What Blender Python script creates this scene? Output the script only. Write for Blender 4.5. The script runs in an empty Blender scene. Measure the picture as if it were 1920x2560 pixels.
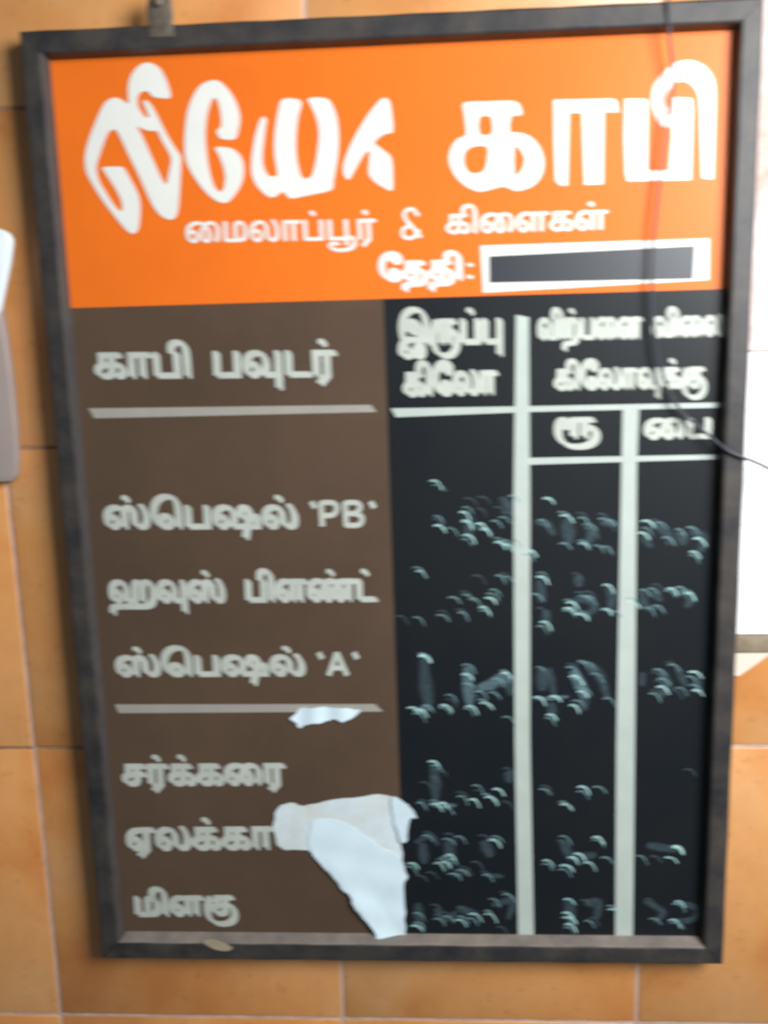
import bpy, bmesh, math, random
from mathutils import Vector, Matrix
from mathutils.geometry import delaunay_2d_cdt
random.seed(7)
sc = bpy.context.scene

# ------------------------------------------------------------------ camera
# world: board's painted face lies in the plane y = 0 (x to the right, z up, metres), wall behind it
F_PX = 2300.1                      # focal length in pixels of the 1920 x 2560 photograph
CAM = Vector((0.31408, -0.80221, 0.56374))
ROT = (0.1796, 0.0535, -0.0216)
def rodrigues(r):
    r = Vector(r); return Matrix.Rotation(r.length, 3, r.normalized())
R0 = Matrix(((1, 0, 0), (0, 0, -1), (0, 1, 0)))
RC = rodrigues(ROT) @ R0           # rows: camera right, down, forward
right, down, fwd = RC[0].copy(), RC[1].copy(), RC[2].copy()
cd = bpy.data.cameras.new('camera'); cam = bpy.data.objects.new('camera', cd); sc.collection.objects.link(cam)
cam.matrix_world = Matrix(((right.x, -down.x, -fwd.x, CAM.x), (right.y, -down.y, -fwd.y, CAM.y), (right.z, -down.z, -fwd.z, CAM.z), (0, 0, 0, 1)))
cd.sensor_fit = 'VERTICAL'; cd.sensor_height = 36.0; cd.lens = F_PX / 2560 * 36
cd.clip_start = 0.01; cd.clip_end = 100
cd.dof.use_dof = True; cd.dof.focus_distance = 2.4; cd.dof.aperture_fstop = 8.5
cd.dof.aperture_blades = 0; cd.dof.aperture_ratio = 0.38
sc.camera = cam

# ------------------------------------------------------------------ light
w = bpy.data.worlds.new('World'); sc.world = w; w.use_nodes = True
w.node_tree.nodes['Background'].inputs[0].default_value = (0.80, 0.92, 1.0, 1)
w.node_tree.nodes['Background'].inputs[1].default_value = 0.11
def area(name, loc, target, size, power, col):
    l = bpy.data.lights.new(name, 'AREA'); l.shape = 'RECTANGLE'; l.size, l.size_y = size; l.energy = power; l.color = col
    o = bpy.data.objects.new(name, l); sc.collection.objects.link(o); o.location = loc
    o.rotation_euler = (Vector(target) - Vector(loc)).to_track_quat('-Z', 'Y').to_euler()
    return o
area('daylight_from_doorway', (1.08, -0.88, 0.92), (0.38, 0, 0.50), (0.60, 0.60), 30, (0.98, 0.99, 1.0))
sc.view_settings.view_transform = 'Standard'; sc.view_settings.look = 'None'
sc.view_settings.exposure = 0.0; sc.view_settings.gamma = 1.0
sc.cycles.use_denoising = True

# ------------------------------------------------------------------ helpers
def at(u, v, y=0.0):
    """point of the vertical plane at depth y seen at pixel (u, v) of the survey photograph"""
    d = right * ((u - 960) / F_PX) + down * ((v - 1280) / F_PX) + fwd
    return CAM + d * ((y - CAM.y) / d.y)
def crop(ox, oy, s):
    return lambda pts: [(ox + x * s, oy + y * s) for x, y in pts]
def link(o, parent=None):
    sc.collection.objects.link(o)
    if parent: o.parent = parent
    return o
def empty(name, loc=(0, 0, 0), label=None, cat=None, kind=None, group=None):
    o = bpy.data.objects.new(name, None); o.location = loc; o.empty_display_size = 0.05; link(o); return tag(o, label, cat, kind, group)
def tag(o, label=None, cat=None, kind=None, group=None):
    if label: o['label'] = label
    if cat: o['category'] = cat
    if kind: o['kind'] = kind
    if group: o['group'] = group
    return o
def mesh_obj(name, verts, faces, m, parent=None, smooth=False, origin=None):
    """verts in world metres; the object's own origin is put at `origin` (default: centre), relative to its parent chain"""
    me = bpy.data.meshes.new(name)
    vs = [Vector(v) for v in verts]
    if origin is None:
        origin = sum(vs, Vector()) / len(vs)
    origin = Vector(origin)
    me.from_pydata([v - origin for v in vs], [], faces)
    for mm in (m if isinstance(m, (list, tuple)) else [m]): me.materials.append(mm)
    if smooth:
        for p in me.polygons: p.use_smooth = True
    o = bpy.data.objects.new(name, me); link(o, parent)
    base = Vector(); q = parent
    while q: base += q.location; q = q.parent
    o.location = origin - base
    return o
def box(name, lo, hi, m, parent=None, bevel=0.0, segs=2):
    (x0, y0, z0), (x1, y1, z1) = lo, hi
    v = [(x, y, z) for x in (x0, x1) for y in (y0, y1) for z in (z0, z1)]
    f = [(0, 1, 3, 2), (4, 6, 7, 5), (0, 4, 5, 1), (2, 3, 7, 6), (0, 2, 6, 4), (1, 5, 7, 3)]
    o = mesh_obj(name, v, f, m, parent)
    if bevel: bevel_mesh(o, bevel, segs)
    return o
def bevel_mesh(o, wd, segs=2):
    bm = bmesh.new(); bm.from_mesh(o.data)
    bmesh.ops.bevel(bm, geom=bm.edges[:], offset=wd, segments=segs, affect='EDGES', profile=0.5)
    bmesh.ops.recalc_face_normals(bm, faces=bm.faces[:])
    for f in bm.faces: f.smooth = True
    bm.to_mesh(o.data); bm.free()
def winding(p, cs):
    x, y = p; wn = 0
    for c in cs:
        n = len(c)
        for i in range(n):
            x0, y0 = c[i]; x1, y1 = c[(i + 1) % n]
            if y0 <= y < y1 or y1 <= y < y0:
                t = x0 + (y - y0) / (y1 - y0) * (x1 - x0)
                if t > x: wn += 1 if y1 > y0 else -1
    return wn
def fill(cs, evenodd=False):
    """triangles of a 2-D outline set (outer loops and holes)"""
    pts = [Vector(p) for c in cs for p in c]; edges = []; k = 0
    for c in cs:
        n = len(c); edges += [(k + i, k + (i + 1) % n) for i in range(n)]; k += n
    V, E, Fc, *_ = delaunay_2d_cdt(pts, edges, [], 0, 1e-6)
    out = []
    for f in Fc:
        cx = sum(V[i].x for i in f) / len(f); cy = sum(V[i].y for i in f) / len(f)
        wn = winding((cx, cy), cs)
        if (wn % 2 if evenodd else wn != 0): out.append(tuple(f))
    return [(v.x, v.y) for v in V], out
def rounded(c, n=3):
    """Catmull-Rom resample of a closed loop"""
    r = []; m = len(c)
    for i in range(m):
        p0, p1, p2, p3 = [Vector(c[(i + k - 1) % m]) for k in range(4)]
        for k in range(n):
            t = k / n
            r.append(tuple(0.5 * ((2 * p1) + (p2 - p0) * t + (2 * p0 - 5 * p1 + 4 * p2 - p3) * t * t + (3 * p1 - p0 - 3 * p2 + p3) * t ** 3)))
    return r
def spline(c, n=4):
    r = []; m = len(c)
    for i in range(m - 1):
        p0, p1, p2, p3 = [Vector(c[min(max(i + k - 1, 0), m - 1)]) for k in range(4)]
        for k in range(n):
            t = k / n
            r.append(0.5 * ((2 * p1) + (p2 - p0) * t + (2 * p0 - 5 * p1 + 4 * p2 - p3) * t * t + (3 * p1 - p0 - 3 * p2 + p3) * t ** 3))
    r.append(Vector(c[-1])); return r
def fix_facing(o):
    """painted sheets face the viewer (-y)"""
    bm = bmesh.new(); bm.from_mesh(o.data)
    for f in bm.faces:
        if f.normal.y > 0: f.normal_flip()
    bm.to_mesh(o.data); bm.free(); return o
def painted(name, loops, y, m, parent, label=None):
    V, Fc = fill(loops, True)
    o = fix_facing(mesh_obj(name, [at(u, v, y) for u, v in V], Fc, m, parent))
    return tag(o, label)

# ------------------------------------------------------------------ materials
def mat(name, col, rough=0.5, spec=0.5, coat=0.0, coat_rough=0.2, var=0.0, vscale=8.0, col2=None, bump=0.0, bscale=200.0, stretch=None, alpha=None, detail=6, metal=0.0):
    m = bpy.data.materials.new(name); m.use_nodes = True; nt = m.node_tree; N = nt.nodes; L = nt.links
    b = N['Principled BSDF']
    b.inputs['Roughness'].default_value = rough; b.inputs['Specular IOR Level'].default_value = spec
    b.inputs['Coat Weight'].default_value = coat; b.inputs['Coat Roughness'].default_value = coat_rough
    b.inputs['Metallic'].default_value = metal
    tc = N.new('ShaderNodeTexCoord'); mp = N.new('ShaderNodeMapping'); L.new(tc.outputs['Object'], mp.inputs[0])
    if stretch: mp.inputs['Scale'].default_value = stretch
    if var or col2:
        n = N.new('ShaderNodeTexNoise'); n.inputs['Scale'].default_value = vscale; n.inputs['Detail'].default_value = detail; n.inputs['Roughness'].default_value = 0.62
        L.new(mp.outputs[0], n.inputs['Vector'])
        r = N.new('ShaderNodeValToRGB'); r.color_ramp.elements[0].position = 0.34; r.color_ramp.elements[1].position = 0.66
        c2 = col2 or tuple(c * (1 - var) for c in col)
        r.color_ramp.elements[0].color = (*c2, 1); r.color_ramp.elements[1].color = (*col, 1)
        L.new(n.outputs['Fac'], r.inputs[0]); L.new(r.outputs[0], b.inputs['Base Color'])
    else:
        b.inputs['Base Color'].default_value = (*col, 1)
    if bump:
        n2 = N.new('ShaderNodeTexNoise'); n2.inputs['Scale'].default_value = bscale; n2.inputs['Detail'].default_value = 4
        L.new(mp.outputs[0], n2.inputs['Vector'])
        bp = N.new('ShaderNodeBump'); bp.inputs['Strength'].default_value = bump; bp.inputs['Distance'].default_value = 0.0008
        L.new(n2.outputs['Fac'], bp.inputs['Height']); L.new(bp.outputs[0], b.inputs['Normal'])
    if alpha is not None:
        n3 = N.new('ShaderNodeTexNoise'); n3.inputs['Scale'].default_value = 260; n3.inputs['Detail'].default_value = 3
        L.new(mp.outputs[0], n3.inputs['Vector'])
        mr = N.new('ShaderNodeMapRange'); mr.inputs[1].default_value = 0.3; mr.inputs[2].default_value = 0.7
        mr.inputs[3].default_value = alpha * 0.55; mr.inputs[4].default_value = min(1, alpha * 1.35)
        L.new(n3.outputs['Fac'], mr.inputs[0]); L.new(mr.outputs[0], b.inputs['Alpha'])
    return m
GL = dict(rough=0.55, spec=0.22, coat=0.24, coat_rough=0.30)
M = {}
M['orange'] = mat('orange_enamel', (0.90, 0.180, 0.012), var=0.12, vscale=5, bump=0.05, **GL)
M['brown'] = mat('brown_enamel', (0.108, 0.068, 0.043), var=0.24, vscale=6, bump=0.05, **GL)
M['black'] = mat('black_enamel', (0.005, 0.008, 0.011), col2=(0.009, 0.011, 0.013), vscale=7, bump=0.05, **GL)
M['white'] = mat('white_enamel', (0.84, 0.84, 0.78), var=0.05, vscale=30, rough=0.45, coat=0.2, coat_rough=0.4)
M['cream'] = mat('aged_white_enamel', (0.56, 0.60, 0.53), var=0.16, vscale=40, rough=0.5, coat=0.15, coat_rough=0.4)
M['rule'] = mat('rule_enamel', (0.50, 0.57, 0.52), var=0.10, vscale=30, rough=0.5, coat=0.15, coat_rough=0.4)
M['rule_b'] = mat('dull_rule_enamel', (0.38, 0.36, 0.31), var=0.10, vscale=30, rough=0.5)
M['slate'] = mat('slate_enamel', (0.014, 0.019, 0.028), var=0.2, vscale=12, rough=0.42, coat=0.4, coat_rough=0.4)
M['wood'] = mat('black_stained_wood', (0.024, 0.023, 0.026), col2=(0.062, 0.054, 0.046), vscale=34, bump=0.35, bscale=90, rough=0.5, spec=0.35, coat=0.14, coat_rough=0.40)
M['dusty'] = mat('dusty_lit_wood_edge', (0.24, 0.20, 0.165), col2=(0.15, 0.13, 0.115), vscale=45, bump=0.3, rough=0.7)  # dust on the lower lip, with the light it catches put into the colour
M['lip'] = mat('greyish_wood_edge', (0.075, 0.066, 0.062), var=0.3, vscale=45, rough=0.6)  # slightly paler tone than the wood, for the left lip
M['chip'] = mat('bare_wood_chip', (0.46, 0.37, 0.25), var=0.3, vscale=200, rough=0.8)
M['iron'] = mat('dull_iron', (0.20, 0.165, 0.115), col2=(0.10, 0.085, 0.07), vscale=160, bump=0.3, rough=0.5, metal=0.3)
M['wire'] = mat('dark_wire_sleeve', (0.02, 0.024, 0.034), rough=0.35)
M['paper'] = mat('torn_white_paper', (0.72, 0.88, 0.95), var=0.06, vscale=26, rough=0.85, bump=0.25, bscale=60)
M['glue'] = mat('glue_stained_paper', (0.70, 0.83, 0.89), col2=(0.63, 0.66, 0.62), vscale=34, rough=0.8, bump=0.3, bscale=70)
M['sheet'] = mat('bright_white_paper', (0.96, 0.97, 0.98), var=0.01, rough=0.8)
M['print'] = mat('faded_print_paper', (0.74, 0.64, 0.62), col2=(0.40, 0.24, 0.17), vscale=18, rough=0.5)
M['strip'] = mat('brown_card_strip', (0.34, 0.27, 0.18), var=0.35, vscale=60, rough=0.6)
M['card'] = mat('cream_card', (0.78, 0.68, 0.56), var=0.08, rough=0.6)
M['greyp'] = mat('translucent_grey_plastic', (0.36, 0.29, 0.26), var=0.08, vscale=12, rough=0.4)
M['whitep'] = mat('white_plastic', (0.85, 0.93, 0.95), rough=0.3)
M['grout'] = mat('pale_grout', (0.66, 0.47, 0.38), col2=(0.50, 0.33, 0.26), vscale=40, rough=0.9, bump=0.5)
M['dirty'] = mat('dirty_grout', (0.30, 0.15, 0.075), col2=(0.42, 0.24, 0.14), vscale=50, rough=0.9, bump=0.5)
M['plaster'] = mat('wall_mortar', (0.40, 0.30, 0.22), var=0.2, rough=0.9)
CH = [mat('chalk_trace_%s' % n, c, rough=0.9, spec=0.1, alpha=a) for n, c, a in
      (('ghost', (0.16, 0.24, 0.27), 0.36), ('faint', (0.28, 0.48, 0.50), 0.60), ('clear', (0.42, 0.70, 0.68), 0.92), ('bright', (0.50, 0.80, 0.76), 1.0))]
SM = [mat('chalk_smear_%s' % n, (0.13, 0.21, 0.24), rough=0.9, spec=0.1, alpha=a) for n, a in (('thin', 0.15), ('thick', 0.55))]

# glazed terracotta tile: mottled ochre clouds, reddish-brown pooled glaze, a different shift on every tile
def tile_material():
    m = bpy.data.materials.new('mottled_ochre_glaze'); m.use_nodes = True; nt = m.node_tree; N = nt.nodes; L = nt.links
    b = N['Principled BSDF']; b.inputs['Roughness'].default_value = 0.42; b.inputs['Coat Weight'].default_value = 0.6; b.inputs['Coat Roughness'].default_value = 0.4
    tc = N.new('ShaderNodeTexCoord'); oi = N.new('ShaderNodeObjectInfo')
    mu = N.new('ShaderNodeVectorMath'); mu.operation = 'MULTIPLY_ADD'
    cb = N.new('ShaderNodeCombineXYZ'); ml = N.new('ShaderNodeMath'); ml.operation = 'MULTIPLY'; ml.inputs[1].default_value = 37.0
    L.new(oi.outputs['Random'], ml.inputs[0]); L.new(ml.outputs[0], cb.inputs[0]); L.new(ml.outputs[0], cb.inputs[2])
    mu.inputs[1].default_value = (1, 1, 1); L.new(tc.outputs['Object'], mu.inputs[0]); L.new(cb.outputs[0], mu.inputs[2])
    def noise(scale, det, dist=0.0, rough=0.6):
        n = N.new('ShaderNodeTexNoise'); n.inputs['Scale'].default_value = scale; n.inputs['Detail'].default_value = det
        n.inputs['Distortion'].default_value = dist; n.inputs['Roughness'].default_value = rough; L.new(mu.outputs[0], n.inputs['Vector']); return n
    a = noise(7, 3, 0.6, 0.5); r = N.new('ShaderNodeValToRGB'); e = r.color_ramp.elements
    e[0].position = 0.30; e[0].color = (0.64, 0.235, 0.058, 1); e[1].position = 0.68; e[1].color = (0.76, 0.385, 0.150, 1)
    k = e.new(0.5); k.color = (0.74, 0.335, 0.105, 1)
    L.new(a.outputs['Fac'], r.inputs[0])
    c = noise(26, 6, 0.4, 0.68); r2 = N.new('ShaderNodeValToRGB'); r2.color_ramp.elements[0].position = 0.36; r2.color_ramp.elements[0].color = (0.78, 0.70, 0.62, 1)
    r2.color_ramp.elements[1].position = 0.60; r2.color_ramp.elements[1].color = (1, 1, 1, 1); L.new(c.outputs['Fac'], r2.inputs[0])
    mx = N.new('ShaderNodeMix'); mx.data_type = 'RGBA'; mx.blend_type = 'MULTIPLY'; mx.inputs[0].default_value = 0.3
    L.new(r.outputs[0], mx.inputs[6]); L.new(r2.outputs[0], mx.inputs[7])
    # small dark flecks fired into the glaze
    g = noise(95, 3); r3 = N.new('ShaderNodeValToRGB'); r3.color_ramp.elements[0].position = 0.30; r3.color_ramp.elements[0].color = (0.72, 0.64, 0.56, 1)
    r3.color_ramp.elements[1].position = 0.38; r3.color_ramp.elements[1].color = (1, 1, 1, 1); L.new(g.outputs['Fac'], r3.inputs[0])
    m2 = N.new('ShaderNodeMix'); m2.data_type = 'RGBA'; m2.blend_type = 'MULTIPLY'; m2.inputs[0].default_value = 0.4
    L.new(mx.outputs[2], m2.inputs[6]); L.new(r3.outputs[0], m2.inputs[7]); L.new(m2.outputs[2], b.inputs['Base Color'])
    bp = N.new('ShaderNodeBump'); bp.inputs['Strength'].default_value = 0.25; bp.inputs['Distance'].default_value = 0.001
    L.new(c.outputs['Fac'], bp.inputs['Height']); L.new(bp.outputs[0], b.inputs['Normal'])
    return m
M['tile'] = tile_material()

# ------------------------------------------------------------------ setting: tiled wall
WALL = 0.012                       # tile faces lie 12 mm behind the board's face
S, OX, OZ = 0.2901, -0.0760, -0.0996
wall = empty('wall', (0, WALL, 0), kind='structure')
box('mortar_bed', (OX - 2 * S, WALL + 0.006, OZ - 2 * S), (OX + 5 * S, WALL + 0.03, OZ + 6 * S), M['plaster'], wall)
g = 0.0015
proto = None
for i in range(-2, 5):
    for j in range(-2, 6):
        x0, z0 = OX + i * S + g, OZ + j * S + g
        if proto is None:
            proto = box('tile', (x0, WALL, z0), (x0 + S - 2 * g, WALL + 0.008, z0 + S - 2 * g), M['tile'], wall, bevel=0.0012, segs=2)
            first = proto.location.copy(); a0 = (i, j); t = proto
        else:
            t = proto.copy(); link(t)
            t.location = first + Vector(((i - a0[0]) * S, random.uniform(-0.0003, 0.0003), (j - a0[1]) * S))
        t.rotation_euler = (random.uniform(-.002, .002), 0, random.uniform(-.002, .002))
# grout: one strip in every joint, a little recessed; uneven along its length
def grout(p, q, vertical, m=None):
    n = 24; vs = []; fs = []
    for k in range(n + 1):
        t = k / n; c = Vector(p).lerp(Vector(q), t); wd = g * random.uniform(1.02, 1.25); y = WALL + 0.0007 + random.uniform(-0.0002, 0.0003)
        off = Vector((wd, 0, 0)) if vertical else Vector((0, 0, wd))
        for s_ in (-1, 1): vs.append(Vector((c.x, y, c.z)) + off * s_)
        vs.append(Vector((c.x, WALL + 0.0065, c.z)) + off * -1); vs.append(Vector((c.x, WALL + 0.0065, c.z)) + off)
    for k in range(n):
        a = 4 * k; b = a + 4
        fs += [(a, a + 1, b + 1, b), (a + 2, a, b, b + 2), (a + 1, a + 3, b + 3, b + 1)]
    mesh_obj('grout_line', vs, fs, m or M['grout'], wall)
for i in range(-1, 5): grout((OX + i * S, 0, OZ - 2 * S), (OX + i * S, 0, OZ + 6 * S), True)
for j in range(-1, 6):
    for i in range(-2, 5): grout((OX + i * S + g, 0, OZ + j * S), (OX + (i + 1) * S - g, 0, OZ + j * S), False, M['dirty'] if i <= 0 and j >= 1 else None)

# ------------------------------------------------------------------ the board
BW, BH, FW, FD = 0.56, 0.8056, 0.0177, 0.0124
board = empty('price_board', (BW / 2, 0, 0), 'black framed price board with orange heading, brown list and black chalk columns on tiles', 'price board')
def panel(name, px, m):
    """painted field of the board: 3 mm sheet whose outline is given by pixel corners (clockwise from top left)"""
    P = [at(u, v, 0) for u, v in px]
    vs = P + [p + Vector((0, 0.003, 0)) for p in P]
    return mesh_obj(name, vs, [(0, 3, 2, 1), (4, 5, 6, 7), (0, 1, 5, 4), (1, 2, 6, 5), (2, 3, 7, 6), (3, 0, 4, 7)], m, board)
def corner(x, z):                  # board metres -> survey pixel on the face
    p = Vector((x, 0, z)) - CAM; f = p.dot(fwd); return (F_PX * p.dot(right) / f + 960, F_PX * p.dot(down) / f + 1280)
E_ = 0.001
TL, TR, BL, BR = corner(-E_, BH + E_), corner(BW + E_, BH + E_), corner(-E_, -E_), corner(BW + E_, -E_)
def on_line(p, q, u=None, v=None):
    if u is not None: return (u, p[1] + (q[1] - p[1]) * (u - p[0]) / (q[0] - p[0]))
    return (p[0] + (q[0] - p[0]) * (v - p[1]) / (q[1] - p[1]), v)
def isect(a, b, c, d):
    x1, y1, x2, y2, x3, y3, x4, y4 = *a, *b, *c, *d
    t = ((x1 - x3) * (y3 - y4) - (y1 - y3) * (x3 - x4)) / ((x1 - x2) * (y3 - y4) - (y1 - y2) * (x3 - x4))
    return (x1 + t * (x2 - x1), y1 + t * (y2 - y1))
h0, h1 = (179, 770), (1819, 722)   # lower edge of the heading
v0, v1 = (959, 763), (1012, 2345)  # edge between the brown and the black field
HL, HR, HC = isect(h0, h1, TL, BL), isect(h0, h1, TR, BR), isect(h0, h1, v0, v1)
BC = isect(v0, v1, BL, BR)
panel('heading_panel', [TL, TR, HR, HL], M['orange'])
panel('brown_panel', [HL, HC, BC, BL], M['brown'])
panel('blackboard_panel', [HC, HR, BR, BC], M['black'])
box('backing_panel', (-0.012, 0.0035, -0.012), (BW + 0.012, 0.0065, BH + 0.012), M['wood'], board)

# frame: four mitred rails of moulding
prof = [(-FW, 0.0105), (-FW, -FD + 0.0022), (-FW + 0.0008, -FD + 0.0007), (-FW + 0.0024, -FD), (-0.0016, -FD), (-0.0003, -FD + 0.0006), (0.0004, -FD + 0.0018), (0.0042, -0.0004), (0.0042, 0.0031), (-0.004, 0.0031), (-0.004, 0.0105)]
def rail(a, b, inward, lip=0.0020):
    """a, b: inner corners; inward: unit vector from rail to the board's middle; ends are mitred"""
    a, b, n = Vector(a), Vector(b), Vector(inward); t = (b - a).normalized()
    N_ = 26; vs = []; fs = []; m = len(prof); P_ = [(lip if q == 0.0042 else q, y) for q, y in prof]
    for k in range(N_ + 1):
        for o_, y in P_:
            p = a - t * -o_ ; q = b + t * -o_      # mitre: outer side longer
            c = (a + t * (o_ + 0.00018)).lerp(b - t * (o_ + 0.00018), k / N_) + n * o_
            wob = 0.00022 * math.sin(k * 1.9 + o_ * 900) if y < 0 and o_ < 0 else 0
            vs.append((c.x + n.x * wob, y + wob * 0.6, c.z + n.z * wob))
    for k in range(N_):
        for i in range(m):
            j = (i + 1) % m; fs.append((k * m + i, k * m + j, (k + 1) * m + j, (k + 1) * m + i))
    fs.append(tuple(range(m))); fs.append(tuple(N_ * m + i for i in reversed(range(m))))
    o = mesh_obj('frame_rail', vs, fs, [M['wood'], M['dusty'], M['lip']], board)
    bm = bmesh.new(); bm.from_mesh(o.data); bmesh.ops.recalc_face_normals(bm, faces=bm.faces[:])
    bm.to_mesh(o.data); bm.free()
    return o
rails = [rail((0, 0, BH), (BW, 0, BH), (0, 0, -1)), rail((0, 0, 0), (BW, 0, 0), (0, 0, 1), 0.0042), rail((0, 0, 0), (0, 0, BH), (1, 0, 0)), rail((BW, 0, 0), (BW, 0, BH), (-1, 0, 0))]
m_ = len(prof)
for r_ in (rails[1], rails[2]):    # lower lip: dust and caught light painted pale; left lip: less pale
    for p in r_.data.polygons:
        if len(p.vertices) == 4:
            ks = sorted(v % m_ for v in p.vertices)
            if ks[0] in (6,) and ks[-1] in (7,) or (r_ is rails[1] and ks[0] == 5 and ks[-1] == 6): p.material_index = 1 if r_ is rails[1] else 2
rails[1]['label'] = 'lower frame rail with a dusty inner lip and a pale chip'
c8 = crop(160, 1800, 940 / 1659)
o = painted('bare_chip', [rounded(c8([(610, 975), (660, 968), (710, 985), (745, 1005), (720, 1020), (675, 1015), (640, 1000)]), 2)], -FD - 0.0004, M['chip'], board)

# hanging bracket on the top rail
bk = []; cx, cz, yb = at(400, 36, -FD).x, BH + FW + 0.002, -0.0135
pts = [(-0.0098, -0.012), (0.0098, -0.012), (0.0106, 0.010), (0.0090, 0.019), (0.004, 0.0238), (-0.003, 0.0235), (-0.008, 0.0185), (-0.0105, 0.010)]
vs = [(cx + x, yb, cz + z) for x, z in pts] + [(cx + x, yb + 0.0022, cz + z) for x, z in pts]; n = len(pts)
bracket = mesh_obj('hanging_bracket', vs, [tuple(reversed(range(n))), tuple(range(n, 2 * n))] + [(i, (i + 1) % n, n + (i + 1) % n, n + i) for i in range(n)], M['iron'], board)
bevel_mesh(bracket, 0.0004, 2)
bm = bmesh.new(); bmesh.ops.create_uvsphere(bm, u_segments=14, v_segments=8, radius=0.0042)
for v in bm.verts: v.co = (v.co.x, v.co.z * 0.5, v.co.y)
me = bpy.data.meshes.new('screw'); bm.to_mesh(me); bm.free(); me.materials.append(M['iron'])
for p in me.polygons: p.use_smooth = True
scw = bpy.data.objects.new('screw', me); link(scw, bracket); scw.location = (-0.001, -0.0022, 0.004)

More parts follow.
